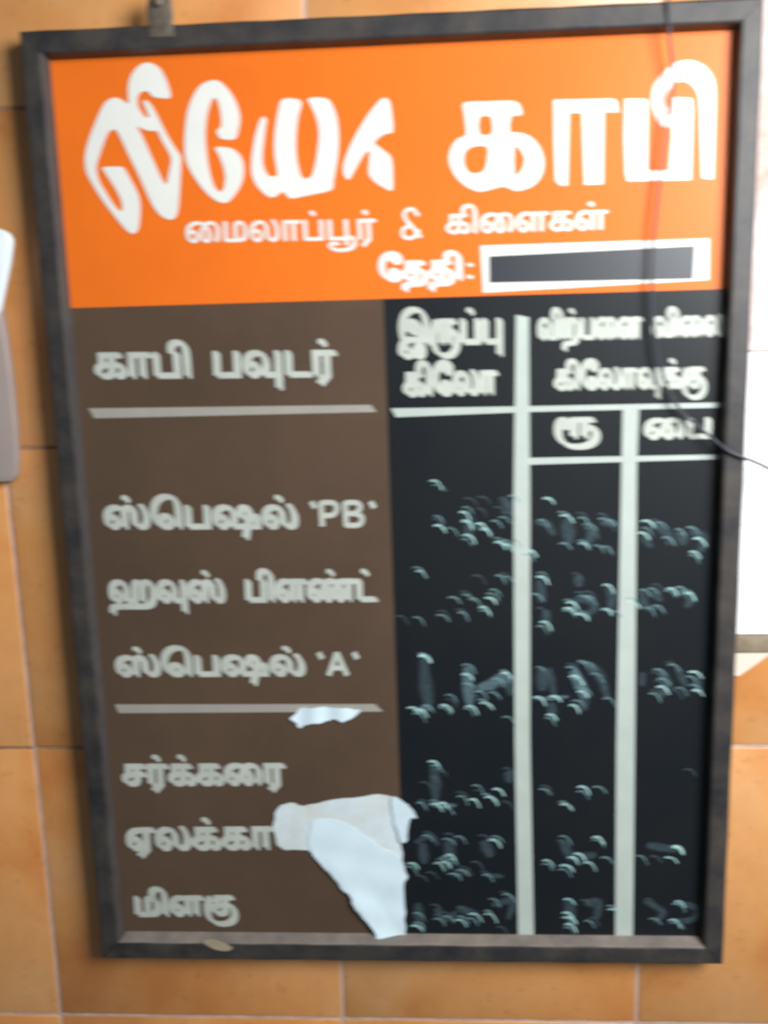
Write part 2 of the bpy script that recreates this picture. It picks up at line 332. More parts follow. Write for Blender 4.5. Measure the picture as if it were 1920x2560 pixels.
# Tamil letter outlines: id: (advance, [closed loops of x, y ...]) in 1/500 em
GLYPHS = {
 18: (412.5, [[116,-5,76,4,65,9,46,23,38,32,28,52,25,63,25,89,28,101,39,123,47,132,70,147,84,153,120,161,142,163,291,163,319,158,348,148,360,140,376,121,380,113,388,86,387,58,382,42,375,29,365,17,353,8,338,1,295,-4,251,2,260,36,297,31,308,32,326,37,333,42,342,57,345,86,343,93,333,110,324,118,298,126,275,129,129,127,103,122,89,116,73,100,68,83,69,66,72,56,86,42,97,37,121,31,164,34,186,46,197,60,205,92,206,241,120,241,120,151,80,143,80,277,342,277,342,241,248,241,247,83,242,60,226,28,208,12,198,6,160,-4]]),
 41: (320, [[44,0,44,277,312,277,312,241,226,241,226,0,184,0,184,241,87,241,87,0]]),
 28: (389, [[44,0,44,277,87,277,87,36,302,36,302,277,345,277,345,0]]),
 42: (131, [[-14,419,10,413,40,395,65,366,73,348,84,299,87,244,87,0,44,0,43,268,41,295,32,334,21,354,11,365,-16,381,-40,384,-60,382,-84,371,-90,366,-103,345,-107,328,-105,296,-98,272,-91,258,-136,258,-148,295,-150,331,-142,364,-131,382,-109,402,-71,418,-50,421]]),
 156: (522, [[112,-5,99,-3,76,7,66,15,48,35,41,48,32,81,29,100,30,147,34,171,40,192,50,211,74,242,89,255,124,273,142,278,182,283,200,282,233,277,247,272,272,258,282,250,307,220,317,195,325,155,322,96,315,71,302,36,435,36,435,277,478,277,478,0,258,0,256,32,270,62,277,88,282,134,281,152,274,182,269,195,254,217,244,226,222,239,209,243,180,246,163,245,133,237,120,229,98,210,89,197,76,169,71,153,68,103,72,76,85,48,90,42,111,30,126,28,149,34,161,45,167,56,170,78,169,89,163,108,157,116,142,126,133,128,104,126,86,118,54,92,46,124,73,147,95,158,130,164,163,158,177,152,189,142,198,130,205,116,210,100,210,69,208,57,200,35,195,26,180,10,171,4,150,-3],[435,-142,435,16,478,16,478,-142]]),
 23: (346.5, [[44,0,44,277,87,277,87,36,338,36,338,0]]),
 90: (320, [[116,-106,87,-80,184,12,184,241,87,241,87,0,44,0,44,277,312,277,312,241,226,241,226,0],[147,341,136,348,127,365,126,372,132,391,141,401,160,406,167,405,184,396,191,386,193,365,191,359,179,344,167,340]]),
 8: (563, [[98,-158,72,-149,61,-143,44,-127,37,-117,28,-94,25,-81,26,-50,29,-34,43,-4,53,8,77,31,92,40,141,62,179,71,240,76,312,69,343,61,384,43,396,35,426,8,441,-12,453,-45,454,-56,453,-88,448,-106,440,-122,428,-136,413,-146,394,-154,373,-159,332,-160,281,-151,264,-145,191,-107,154,-76,111,-26,93,1,65,57,45,120,41,143,38,190,39,211,46,254,53,274,71,314,84,332,114,365,132,379,174,402,198,410,253,420,284,422,341,417,366,412,410,395,430,383,462,354,487,317,494,304,509,258,515,223,519,161,519,0,476,0,475,181,470,222,459,273,453,287,431,325,409,347,396,357,364,372,347,377,306,383,284,384,243,381,223,377,187,364,170,355,140,334,127,320,105,290,97,272,85,233,82,211,82,158,86,131,99,82,127,21,162,-29,197,-64,224,-85,275,-113,308,-122,332,-124,376,-120,388,-115,403,-99,408,-89,412,-64,411,-52,403,-29,396,-18,379,1,344,21,287,36,256,39,199,37,181,35,134,21,110,8,83,-16,78,-25,68,-54,68,-77,71,-89,83,-108,92,-115,117,-123,166,-123,196,-116,216,-107,259,-80,272,-69,307,-30,326,-2,347,52,357,104,355,158,343,197,330,217,307,237,290,245,248,248,223,246,208,240,192,227,189,221,184,200,187,182,190,175,201,163,209,159,227,156,236,157,251,163,257,168,266,182,267,216,259,237,244,258,284,255,298,234,304,219,308,196,305,176,293,150,286,143,261,127,239,123,204,124,194,127,168,143,151,168,144,199,148,225,153,236,167,255,177,263,200,274,241,282,256,283,300,278,320,272,352,253,365,240,385,209,392,191,400,150,398,90,390,46,380,18,351,-40,321,-76,298,-98,260,-124,195,-151,145,-160]]),
 140: (525.5, [[423,159,435,156,458,145,467,137,483,117,490,104,498,74,500,57,500,13,496,-11,483,-52,473,-71,448,-101,433,-114,399,-135,381,-143,341,-154,267,-160,219,-157,197,-153,158,-141,140,-133,110,-113,75,-76,66,-62,46,-17,38,15,34,73,39,132,49,168,77,233,103,277,140,255,103,190,87,146,81,122,77,63,80,27,94,-23,102,-38,122,-66,134,-78,164,-99,182,-107,222,-118,276,-122,302,-121,350,-112,390,-95,407,-82,422,-68,434,-51,444,-32,451,-11,456,13,455,65,451,86,438,109,432,114,411,123,396,123,370,115,354,106,354,142,385,157],[180,0,180,277,442,277,442,241,354,241,354,0,311,0,311,241,224,241,224,0]]),
 87: (389, [[44,0,44,277,87,277,87,36,302,36,302,277,345,277,345,0],[181,341,170,348,162,365,161,372,166,391,176,401,194,406,201,405,218,396,226,386,227,365,226,359,213,344,201,340]]),
 131: (389, [[302,-142,302,0,44,0,44,277,87,277,87,36,302,36,302,277,345,277,345,-142]]),
 47: (360, [[206,-5,186,-3,149,8,132,15,100,36,86,48,62,79,52,96,37,136,32,158,28,208,29,233,37,279,44,300,64,336,76,352,104,380,120,391,156,408,175,414,216,421,266,419,304,407,314,401,332,384,338,374,346,348,346,334,344,309,340,299,322,273,306,262,274,253,262,252,228,257,210,267,191,289,187,298,182,328,184,349,201,383,214,396,242,387,229,368,224,354,222,322,228,305,233,298,246,290,254,288,273,288,281,290,295,300,300,307,305,324,304,350,301,357,287,373,274,380,231,386,198,382,158,368,134,353,104,321,82,280,77,264,72,229,74,172,77,155,93,110,109,86,138,57,150,50,187,35,221,29,251,31,274,39,280,43,294,61,298,77,296,107,293,115,282,130,275,134,255,138,246,137,230,131,223,125,213,108,212,68,219,43,234,22,203,14,185,37,175,56,170,92,171,104,180,134,192,150,219,167,230,170,267,172,289,167,316,151,322,143,333,124,337,112,340,86,339,71,331,44,324,34,307,16,296,9,256,-4]]),
 33: (506.5, [[112,-5,99,-3,76,7,66,14,48,35,41,48,32,81,29,100,29,141,32,159,40,192,47,207,64,232,74,243,109,267,136,277,180,283,228,276,252,267,279,244,298,211,303,191,308,141,309,109,316,68,325,52,333,44,352,33,372,31,388,33,408,44,414,50,427,76,431,103,430,150,427,165,414,206,401,231,369,274,408,300,436,260,447,238,465,195,470,172,475,122,474,102,468,66,463,51,448,26,438,16,415,2,401,-2,358,-6,338,-2,305,13,284,37,274,60,266,107,262,171,252,207,236,228,225,235,196,245,161,245,131,237,118,229,97,209,88,197,75,168,71,152,68,101,72,75,85,48,90,41,111,30,126,28,150,34,162,45,167,56,170,78,169,89,163,108,157,116,142,126,133,128,104,126,86,118,54,92,46,124,73,147,95,158,130,164,163,158,177,152,189,142,198,130,205,116,210,100,210,69,208,57,200,35,195,26,180,10,171,4,150,-3]]),
 36: (522, [[112,-5,99,-3,76,7,66,15,48,35,41,48,32,81,29,100,30,147,34,171,40,192,50,211,74,242,89,255,124,273,142,278,182,283,200,282,233,277,247,272,272,258,282,250,307,220,317,195,325,155,322,96,315,71,302,36,435,36,435,277,478,277,478,0,258,0,256,32,270,62,277,88,282,134,281,152,274,182,269,195,254,217,244,226,222,239,209,243,180,246,163,245,133,237,120,229,98,210,89,197,76,169,71,153,68,103,72,76,85,48,90,42,111,30,126,28,149,34,161,45,167,56,170,78,169,89,163,108,157,116,142,126,133,128,104,126,86,118,54,92,46,124,73,147,95,158,130,164,163,158,177,152,189,142,198,130,205,116,210,100,210,69,208,57,200,35,195,26,180,10,171,4,150,-3]]),
 91: (434.5, [[303,282,320,278,349,264,362,253,381,226,389,209,399,170,402,147,402,93,399,67,387,22,379,4,358,-26,345,-38,314,-58,290,-67,237,-76,125,-78,97,-83,82,-90,75,-96,67,-117,67,-158,26,-160,23,-111,30,-84,40,-70,60,-54,75,-48,113,-42,205,-42,262,-35,293,-26,305,-19,327,-1,335,10,348,39,352,57,358,124,353,181,343,209,337,219,321,235,312,240,292,246,263,245,246,237,237,229,223,202,219,172,219,0,176,0,175,183,174,202,164,230,154,240,146,244,125,247,112,243,105,238,92,219,87,194,86,0,43,0,45,212,51,234,65,257,75,267,102,280,128,283,146,281,176,267,193,248,206,222,195,225,207,248,219,261,242,276,273,283],[204,341,193,348,184,365,184,372,189,391,198,401,217,406,224,405,241,396,248,386,250,365,248,359,236,344,224,340]]),
 48: (580, [[112,-5,99,-3,76,7,66,15,48,35,41,48,32,81,29,100,30,145,34,168,41,188,50,207,62,224,76,239,112,263,132,272,178,282,239,281,271,275,291,268,330,248,362,220,375,205,396,172,403,153,411,115,412,94,407,51,397,28,391,19,375,5,365,0,344,-5,332,-6,305,-3,294,1,276,14,268,22,253,54,249,79,252,134,262,170,272,191,298,228,330,257,364,274,375,278,414,283,457,278,475,272,504,253,516,240,534,211,540,194,547,159,544,93,534,54,524,31,502,-6,466,16,488,53,498,82,501,99,503,154,498,183,493,195,480,217,471,225,450,239,438,243,399,246,380,243,345,226,322,202,310,184,295,142,291,107,293,65,301,44,307,37,321,29,330,28,349,33,358,43,368,69,370,91,366,129,361,146,346,178,336,192,310,216,273,236,215,246,181,245,164,243,134,232,121,225,100,207,91,196,77,170,68,124,72,75,85,48,97,36,119,29,145,31,154,37,167,56,170,78,167,100,163,108,150,122,142,126,124,129,95,123,61,100,54,92,46,124,73,147,95,158,130,164,163,158,177,152,189,142,198,130,205,116,210,100,210,69,208,57,200,35,195,26,180,10,171,4,150,-3]]),
 27: (617, [[112,-5,99,-3,76,7,66,15,48,35,41,48,32,81,29,100,30,145,34,168,41,188,50,207,62,224,76,239,112,263,132,272,178,282,239,281,271,274,292,268,331,248,367,214,378,200,396,169,404,152,412,115,412,94,407,51,397,28,391,19,375,5,365,0,344,-5,332,-6,305,-3,294,1,276,14,268,22,253,54,249,79,252,131,261,166,272,188,300,227,340,256,357,263,398,273,442,277,608,277,608,241,524,241,524,0,480,0,480,241,416,240,370,230,358,225,333,209,313,185,303,165,292,118,291,78,296,53,301,44,314,32,321,29,344,30,354,38,366,62,370,84,366,129,355,162,346,178,324,205,310,216,273,236,245,242,199,246,181,245,149,238,134,232,110,216,100,207,83,183,77,170,68,121,70,87,76,64,90,41,97,36,118,29,133,28,154,37,165,50,169,63,169,89,167,100,157,116,150,122,133,128,104,126,95,123,69,107,54,92,46,124,73,147,95,158,130,164,163,158,177,152,189,142,198,130,205,116,210,100,210,69,208,57,200,35,195,26,180,10,171,4,150,-3]]),
 77: (412.5, [[116,-5,76,4,65,9,46,23,38,32,28,52,25,63,25,89,28,101,39,123,47,132,70,147,84,153,120,161,142,163,291,163,319,158,348,148,360,140,376,121,380,113,388,86,387,58,382,42,375,29,365,17,353,8,338,1,295,-4,251,2,260,36,297,31,308,32,326,37,333,42,342,57,345,86,343,93,333,110,324,118,298,126,275,129,129,127,103,122,89,116,73,100,68,83,69,66,72,56,86,42,97,37,121,31,164,34,186,46,197,60,205,92,206,241,120,241,120,151,80,143,80,277,342,277,342,241,248,241,247,83,242,60,226,28,208,12,198,6,160,-4],[203,341,192,348,183,365,182,372,188,391,197,401,216,406,223,405,240,396,247,386,249,365,247,359,235,344,223,340]]),
 102: (531, [[235,-5,195,4,184,9,165,23,157,32,146,52,144,63,144,89,147,101,157,123,165,132,188,147,203,153,239,161,368,163,405,157,421,152,449,138,460,129,487,98,498,73,506,34,504,-18,500,-34,488,-64,480,-78,461,-101,425,-128,411,-136,366,-151,333,-157,268,-160,219,-157,197,-153,157,-140,140,-132,109,-111,96,-99,74,-74,51,-30,46,-14,36,33,34,65,36,115,40,134,56,187,70,220,104,277,140,255,113,212,99,182,81,121,77,75,78,47,88,-6,95,-22,112,-52,123,-66,150,-89,166,-99,204,-114,225,-118,280,-122,320,-120,372,-108,388,-102,414,-86,425,-77,443,-55,450,-42,460,-13,462,3,462,38,459,55,448,82,439,93,418,111,405,118,376,126,360,128,247,127,221,122,198,109,191,100,186,76,191,56,197,48,215,37,226,33,264,30,282,34,305,46,319,69,324,106,324,241,238,241,238,151,198,143,198,277,460,277,460,241,366,241,365,83,361,60,344,28,327,12,316,6,279,-4]]),
 141: (576, [[473,159,486,156,508,145,518,137,534,116,540,104,549,73,551,56,551,16,548,-4,538,-40,531,-56,513,-84,502,-96,464,-126,433,-140,383,-154,309,-160,262,-159,231,-155,202,-148,176,-139,131,-113,111,-97,80,-59,67,-38,48,9,42,34,35,88,37,161,46,204,61,241,77,261,86,268,108,279,121,282,155,281,173,274,193,255,198,248,206,221,206,199,197,171,192,163,170,145,152,139,118,137,107,140,75,156,46,184,60,219,83,190,98,179,107,175,134,173,154,182,163,194,165,220,163,228,151,244,139,248,117,246,111,243,97,226,90,211,80,176,76,114,77,87,84,39,90,17,108,-23,119,-41,147,-72,164,-85,202,-105,224,-113,273,-121,348,-120,405,-109,436,-95,450,-86,474,-64,484,-51,499,-20,504,-2,507,52,504,76,493,102,488,109,469,121,452,124,426,118,404,106,404,142,435,157],[231,0,231,277,492,277,492,241,404,241,404,0,362,0,362,241,274,241,274,0]]),
 98: (642.5, [[112,-5,99,-3,76,7,66,14,48,35,41,48,32,81,29,100,29,141,32,159,40,192,47,207,64,232,74,243,109,267,136,277,180,283,226,276,246,267,272,245,294,215,279,216,289,241,300,256,321,274,329,278,360,283,377,282,407,270,425,253,434,236,443,202,447,91,455,62,459,54,473,40,483,35,508,31,531,36,544,44,560,66,563,76,568,118,565,150,550,206,530,242,504,274,544,300,571,260,583,238,601,195,606,172,611,122,610,102,604,66,599,51,584,26,574,16,551,2,537,-2,494,-6,474,-2,441,13,425,30,416,44,405,80,401,113,399,195,394,219,389,230,373,244,357,247,347,246,332,238,322,227,317,215,312,185,312,0,268,0,266,175,260,197,245,221,217,240,203,244,178,246,161,245,131,237,118,229,97,209,88,197,75,168,71,152,68,101,72,75,85,48,90,41,111,30,126,28,149,34,161,45,167,56,170,78,169,89,163,108,157,116,142,126,133,128,104,126,86,118,54,92,46,124,73,147,95,158,130,164,163,158,177,152,189,142,198,130,205,116,210,100,210,69,208,57,200,35,195,26,180,10,171,4,150,-3],[308,341,297,348,288,365,288,372,293,391,302,401,321,406,328,405,345,396,352,386,354,365,352,359,340,344,328,340]]),
 46: (450.5, [[182,-5,164,-2,131,8,116,16,89,37,77,50,56,79,48,95,36,133,32,153,28,196,30,224,39,273,47,294,68,333,81,350,111,378,127,390,162,407,181,413,219,421,274,419,291,416,332,400,354,384,378,356,384,345,398,305,403,272,406,208,406,0,364,0,363,225,360,261,348,316,331,346,317,361,288,376,277,380,238,384,211,382,169,368,155,361,129,342,117,329,96,300,88,282,76,242,72,218,73,163,78,136,96,92,115,66,130,52,156,38,190,30,218,30,238,37,246,43,258,61,261,73,261,97,258,107,249,124,243,130,225,138,215,138,196,135,188,131,175,117,171,108,168,77,171,59,186,28,192,22,163,14,144,37,134,57,128,96,129,106,138,135,150,151,177,168,189,172,228,174,250,169,277,152,284,144,295,124,298,112,301,86,300,71,293,44,287,34,271,16,262,9,227,-4]]),
 38: (672.5, [[474,281,491,277,516,259,527,241,532,226,534,193,531,164,456,-142,416,-131,484,140,489,172,490,212,486,229,482,235,470,244,463,246,445,246,436,244,422,233,416,225,410,204,412,170,415,162,432,141,449,133,492,126,532,129,558,139,594,164,634,164,634,0,390,0,399,36,594,36,596,124,569,106,544,97,492,91,454,94,432,100,403,116,395,122,377,147,370,168,368,204,370,216,383,248,398,264,408,271,429,280,441,282],[112,-5,99,-3,76,7,66,15,48,35,41,48,32,81,29,100,30,147,34,171,40,192,50,211,74,242,89,255,124,273,142,278,182,283,200,282,233,277,247,272,272,258,282,250,307,220,317,195,325,155,322,96,315,71,302,36,434,36,434,0,258,0,256,32,270,62,277,88,282,134,281,152,274,182,269,195,254,217,244,226,222,239,209,243,180,246,163,245,133,237,120,229,98,210,89,197,76,169,71,153,68,103,72,76,85,48,90,42,111,30,126,28,149,34,161,45,167,56,170,78,169,89,163,108,157,116,142,126,133,128,104,126,86,118,54,92,46,124,73,147,95,158,130,164,163,159,177,152,189,143,198,131,205,117,210,101,210,69,208,57,200,35,195,26,180,10,171,4,150,-3]]),
 92: (506.5, [[112,-5,99,-3,76,7,66,14,48,35,41,48,32,81,29,100,29,141,32,159,40,192,47,207,64,232,74,243,109,267,136,277,180,283,228,276,252,267,279,244,298,211,303,191,308,141,309,109,316,68,325,52,333,44,352,33,372,31,388,33,408,44,414,50,427,76,431,103,430,150,427,165,414,206,401,231,369,274,408,300,436,260,447,238,465,195,470,172,475,122,474,102,468,66,463,51,448,26,438,16,415,2,401,-2,358,-6,338,-2,305,13,284,37,274,60,266,107,262,171,252,207,236,228,225,235,196,245,161,245,131,237,118,229,97,209,88,197,75,168,71,152,68,101,72,75,85,48,90,41,111,30,126,28,150,34,162,45,167,56,170,78,169,89,163,108,157,116,142,126,133,128,104,126,86,118,54,92,46,124,73,147,95,158,130,164,163,158,177,152,189,142,198,130,205,116,210,100,210,69,208,57,200,35,195,26,180,10,171,4,150,-3],[240,341,230,348,221,365,220,372,225,391,235,401,254,406,260,405,278,396,285,386,286,365,285,359,272,344,260,340]]),
 40: (809.5, [[678,282,695,278,724,264,737,253,756,226,764,209,774,170,777,147,777,93,774,67,762,22,754,4,733,-26,720,-38,689,-58,665,-67,612,-76,569,-78,126,-78,98,-83,84,-90,76,-96,68,-117,68,-158,27,-160,24,-111,32,-84,41,-70,61,-54,76,-48,114,-42,580,-42,638,-35,668,-26,680,-19,702,-1,710,10,723,39,727,57,733,124,728,181,718,209,712,219,696,235,687,240,668,246,638,245,621,237,612,229,598,202,594,172,594,0,551,0,550,183,548,202,538,230,529,240,521,244,500,247,487,243,480,238,467,219,462,194,461,0,418,0,420,212,426,234,440,257,450,267,477,280,502,283,521,281,551,267,568,248,580,222,570,225,582,248,594,261,617,276,648,283],[112,-5,99,-3,76,7,66,15,48,35,41,48,32,81,29,100,30,147,34,171,40,192,50,211,74,242,89,255,124,273,142,278,182,283,200,282,233,277,247,272,272,258,282,250,307,220,317,195,325,155,322,96,315,71,302,36,434,36,434,0,258,0,256,32,270,62,277,88,282,134,281,152,274,182,269,195,254,217,244,226,222,239,209,243,180,246,163,245,133,237,120,229,98,210,89,197,76,169,71,153,68,103,72,76,85,48,90,42,111,30,126,28,149,34,161,45,167,56,170,78,169,89,163,108,157,116,142,126,133,128,104,126,86,118,54,92,46,124,73,147,95,158,130,164,163,158,177,152,189,142,198,130,205,116,210,100,210,69,208,57,200,35,195,26,180,10,171,4,150,-3]]),
 34: (535, [[112,-5,99,-3,76,7,66,15,48,35,41,48,32,81,29,100,29,141,32,160,41,193,47,207,64,232,74,243,110,267,137,277,190,283,218,279,235,274,264,258,278,248,271,200,242,228,220,239,207,243,178,246,161,245,132,237,120,229,98,210,89,197,76,169,71,153,68,103,72,76,85,48,90,42,111,30,126,28,150,34,162,45,167,56,170,78,169,89,163,108,157,116,142,126,133,128,104,126,86,118,54,92,46,124,73,147,95,158,130,164,163,158,177,152,189,142,198,130,205,116,210,100,210,69,208,57,200,35,195,26,180,10,171,4,150,-3],[268,0,268,208,274,247,274,277,526,277,526,241,442,241,442,0,398,0,398,241,312,241,312,0]]),
 83: (824.5, [[112,-5,99,-3,76,7,66,15,48,35,41,48,32,81,29,100,30,145,34,168,41,188,50,207,62,224,76,239,112,263,132,272,178,282,239,281,271,274,292,268,331,248,365,216,377,202,396,170,403,152,411,115,412,94,407,51,397,28,391,19,375,5,365,0,344,-5,332,-6,305,-3,294,1,276,14,268,22,253,54,249,79,252,131,261,167,270,188,298,227,334,256,373,274,387,278,433,283,455,282,492,274,518,264,534,254,581,211,600,181,610,158,620,108,618,64,610,39,605,28,591,12,582,5,562,-3,525,-5,513,-3,492,7,483,14,470,32,458,66,457,118,461,142,478,186,501,219,532,248,564,263,594,271,619,275,666,277,816,277,816,241,730,241,730,0,688,0,688,241,624,240,604,238,566,226,540,209,520,186,511,166,499,120,499,78,504,53,508,44,521,32,528,29,551,30,562,38,574,62,577,84,577,105,566,156,550,187,537,204,502,230,468,243,445,246,394,243,359,230,336,214,315,190,298,150,293,128,291,78,296,53,301,44,314,32,321,29,344,30,354,38,366,62,370,84,366,129,355,162,346,178,324,205,310,216,273,236,245,242,199,246,181,245,149,238,134,232,110,216,100,207,83,183,77,170,68,121,70,87,76,64,90,41,97,36,118,29,133,28,154,37,165,50,169,63,169,89,167,100,157,116,150,122,133,128,104,126,95,123,69,107,54,92,46,124,73,147,95,158,130,164,163,158,177,152,189,142,198,130,205,116,210,100,210,69,208,57,200,35,195,26,180,10,171,4,150,-3],[399,341,388,348,380,365,379,372,384,391,394,401,412,406,419,405,436,396,444,386,445,365,444,359,431,344,419,340]]),
 82: (346.5, [[44,0,44,277,87,277,87,36,338,36,338,0],[160,341,150,348,141,365,140,372,145,391,155,401,174,406,180,405,198,396,205,386,206,365,205,359,192,344,180,340]]),
 20: (361.5, [[116,-5,76,4,65,9,46,23,38,32,28,52,25,63,25,89,28,101,39,123,47,132,70,147,84,153,120,161,142,163,342,164,342,129,139,128,119,126,89,116,76,105,70,95,68,76,69,66,78,48,86,42,108,33,145,30,155,32,180,41,197,60,205,93,206,241,120,241,120,151,80,143,80,277,342,277,342,241,248,241,247,83,242,60,226,28,208,12,198,6,160,-4]]),
 31: (320, [[116,-106,87,-80,184,12,184,241,87,241,87,0,44,0,44,277,312,277,312,241,226,241,226,0]]),
 13: (400.5, [[196,-106,168,-80,264,12,264,241,246,241,247,277,392,277,392,241,307,241,307,0],[112,-5,99,-3,76,7,66,14,48,35,41,48,32,80,29,99,29,138,32,156,41,186,48,200,65,224,102,253,134,266,160,272,254,277,254,241,190,240,166,237,131,227,112,216,98,203,78,170,74,158,68,116,70,88,80,56,85,49,104,33,119,29,145,31,158,41,164,50,170,78,167,100,163,108,150,122,142,126,124,129,95,123,61,100,54,92,46,124,73,147,95,158,130,164,163,158,177,152,189,142,198,130,205,116,210,100,210,69,208,57,200,35,195,26,180,10,171,4,150,-3]]),
 89: (481.5, [[177,0,177,277,220,277,220,36,394,36,394,277,438,277,438,0],[103,-4,88,1,64,18,57,30,46,68,44,277,87,277,89,70,96,47,109,35,116,32,136,31,156,38,169,48,180,62,179,20,162,6,139,-4],[227,341,216,348,208,365,207,372,212,391,222,401,240,406,247,405,264,396,272,386,273,365,272,359,259,344,247,340]]),
 29: (429, [[308,282,324,278,352,264,363,253,380,226,387,210,396,173,398,114,397,98,387,59,375,39,348,16,324,6,256,0,44,0,44,277,87,277,87,36,200,36,201,205,206,227,222,258,242,273,268,281],[281,246,259,236,249,220,245,206,243,169,243,36,297,38,320,46,328,51,342,66,346,76,354,117,354,149,348,191,344,203,327,232,310,243,300,246]]),
 132: (473.5, [[302,-74,302,0,44,0,44,277,87,277,87,36,302,36,302,277,345,277,345,-74],[414,48,432,42,454,25,460,18,468,-2,470,-14,470,-43,467,-58,454,-85,445,-97,421,-118,407,-127,373,-141,311,-156,219,-160,174,-159,107,-148,73,-134,58,-122,45,-100,44,-92,45,-70,52,-57,70,-41,79,-37,114,-29,174,-34,198,-39,191,-75,153,-66,128,-64,103,-67,95,-70,87,-79,86,-88,89,-96,106,-109,133,-117,158,-121,230,-124,293,-121,341,-112,361,-106,394,-90,406,-80,423,-56,428,-42,428,-18,426,-9,418,4,413,9,398,15,370,13,345,0,345,36,374,48]]),
 93: (535, [[112,-5,99,-3,76,7,66,15,48,35,41,48,32,81,29,100,29,141,32,160,41,193,47,207,64,232,74,243,110,267,137,277,190,283,218,279,235,274,264,258,278,248,271,200,242,228,220,239,207,243,178,246,161,245,132,237,120,229,98,210,89,197,76,169,71,153,68,103,72,76,85,48,90,42,111,30,126,28,150,34,162,45,167,56,170,78,169,89,163,108,157,116,142,126,133,128,104,126,86,118,54,92,46,124,73,147,95,158,130,164,163,158,177,152,189,142,198,130,205,116,210,100,210,69,208,57,200,35,195,26,180,10,171,4,150,-3],[268,0,268,208,274,247,274,277,526,277,526,241,442,241,442,0,398,0,398,241,312,241,312,0],[254,341,244,348,235,365,234,372,239,391,249,401,268,406,274,405,292,396,299,386,300,365,299,359,286,344,274,340]]),
 25: (412.5, [[116,-5,76,4,65,9,46,23,38,32,28,52,25,63,25,89,28,101,39,123,47,132,70,147,84,153,120,161,142,163,260,163,298,158,316,153,346,139,359,129,378,104,384,88,388,49,388,33,381,5,376,-7,351,-38,332,-52,292,-69,256,-75,126,-78,104,-81,80,-93,69,-110,67,-139,68,-158,27,-160,24,-111,32,-84,41,-70,61,-54,76,-48,114,-42,235,-40,276,-34,312,-18,325,-6,340,19,345,43,343,75,330,99,317,111,283,124,254,128,129,127,103,122,89,116,73,100,68,83,69,66,72,56,86,42,97,37,121,31,164,34,186,46,197,60,205,93,206,241,120,241,120,151,80,143,80,277,342,277,342,241,248,241,247,83,242,60,226,28,208,12,198,6,160,-4]]),
 146: (506.5, [[441,420,473,412,486,404,502,384,507,372,507,344,497,321,479,306,468,301,442,297,429,298,405,305,396,312,383,329,380,340,380,365,383,380,395,402,402,409,427,398,414,374,412,360,416,342,420,335,434,329,449,328,461,332,471,345,472,365,470,372,459,382,434,390,412,390,387,386,372,381,359,373,341,353,336,340,332,313,336,284,340,276,354,255,368,246,398,233,421,229,424,195,384,202,360,210,330,228,322,236,303,263,296,286,293,322,305,363,316,380,342,402,352,408,390,419],[112,-5,99,-3,76,7,66,14,48,35,41,48,32,81,29,100,29,141,32,159,40,192,47,207,64,232,74,243,109,267,136,277,180,283,228,276,252,267,279,244,298,211,303,191,308,141,309,109,316,68,325,52,333,44,352,33,372,31,388,33,408,44,414,50,427,76,431,103,429,163,420,200,412,223,389,266,428,284,448,246,458,220,472,166,475,122,472,83,468,66,456,38,448,26,427,8,415,2,385,-5,338,-2,313,8,291,27,274,60,268,90,262,171,258,190,247,214,225,235,212,241,178,246,146,242,131,237,107,220,97,209,81,183,75,168,69,134,70,87,72,75,85,48,97,36,118,29,145,31,154,37,167,56,170,78,167,100,163,108,150,122,142,126,124,129,95,123,61,100,54,92,46,124,73,147,95,158,130,164,163,158,177,152,189,142,198,130,205,116,210,100,210,69,208,57,200,35,195,26,180,10,171,4,150,-3]]),
 30: (481.5, [[177,0,177,277,220,277,220,36,394,36,394,277,438,277,438,0],[103,-4,88,1,64,18,57,30,46,68,44,277,87,277,89,70,96,47,109,35,116,32,136,31,156,38,169,48,180,62,179,20,162,6,139,-4]]),
}

def sharp_rim(bm):
    bmesh.ops.recalc_face_normals(bm, faces=bm.faces[:])
    for e in bm.edges:
        if len(e.link_faces) == 2 and e.calc_face_angle(0) > 0.7: e.smooth = False
_cache = {}
def glyph(gid):
    if gid not in _cache:
        adv, cs = GLYPHS[gid]
        loops = [[(c[i], c[i + 1]) for i in range(0, len(c), 2)] for c in cs]
        _cache[gid] = (adv, *fill(loops))
    return _cache[gid]
LAYER = [0.00050]
def word(gids, x0, x1, yb0, yb1, yt0, m, label=None, bold=4.5, lean=None, extra=None, name='painted_word'):
    """glyph run from x0 to x1 on a sloping baseline (survey pixels); body height from yb0-yt0"""
    total = sum(glyph(q)[0] for q in gids) - 40
    sx = (x1 - x0) / total; hgt = (yb0 - yt0) / 280.0
    if lean is None:
        lean = 0.0894 + (-0.0466 - 0.0894) * ((x0 + x1) / 2 - 211) / (1803 - 211)
    vs, fs = [], []; y = -LAYER[0]
    nib = [(-1.35, -0.75), (-0.45, -0.65), (0.45, -0.1), (1.25, 0.95)]      # flat brush held at a slant
    for k, (dx, dy) in enumerate(nib):
        dx *= bold; dy *= bold
        pen = -20; yy = y - k * 0.00004
        for q in gids:
            adv, V, Fc = glyph(q); b0 = len(vs)
            for gx, gy in V:
                u = x0 + (pen + gx) * sx + dx; base = yb0 + (yb1 - yb0) * (u - x0) / (x1 - x0)
                vs.append(at(u - lean * gy * hgt, base + dy - gy * hgt * 0.94, yy))
            fs += [tuple(b0 + i for i in f) for f in Fc]; pen += adv
    return tag(fix_facing(mesh_obj(name, vs, fs, m, board)), label)

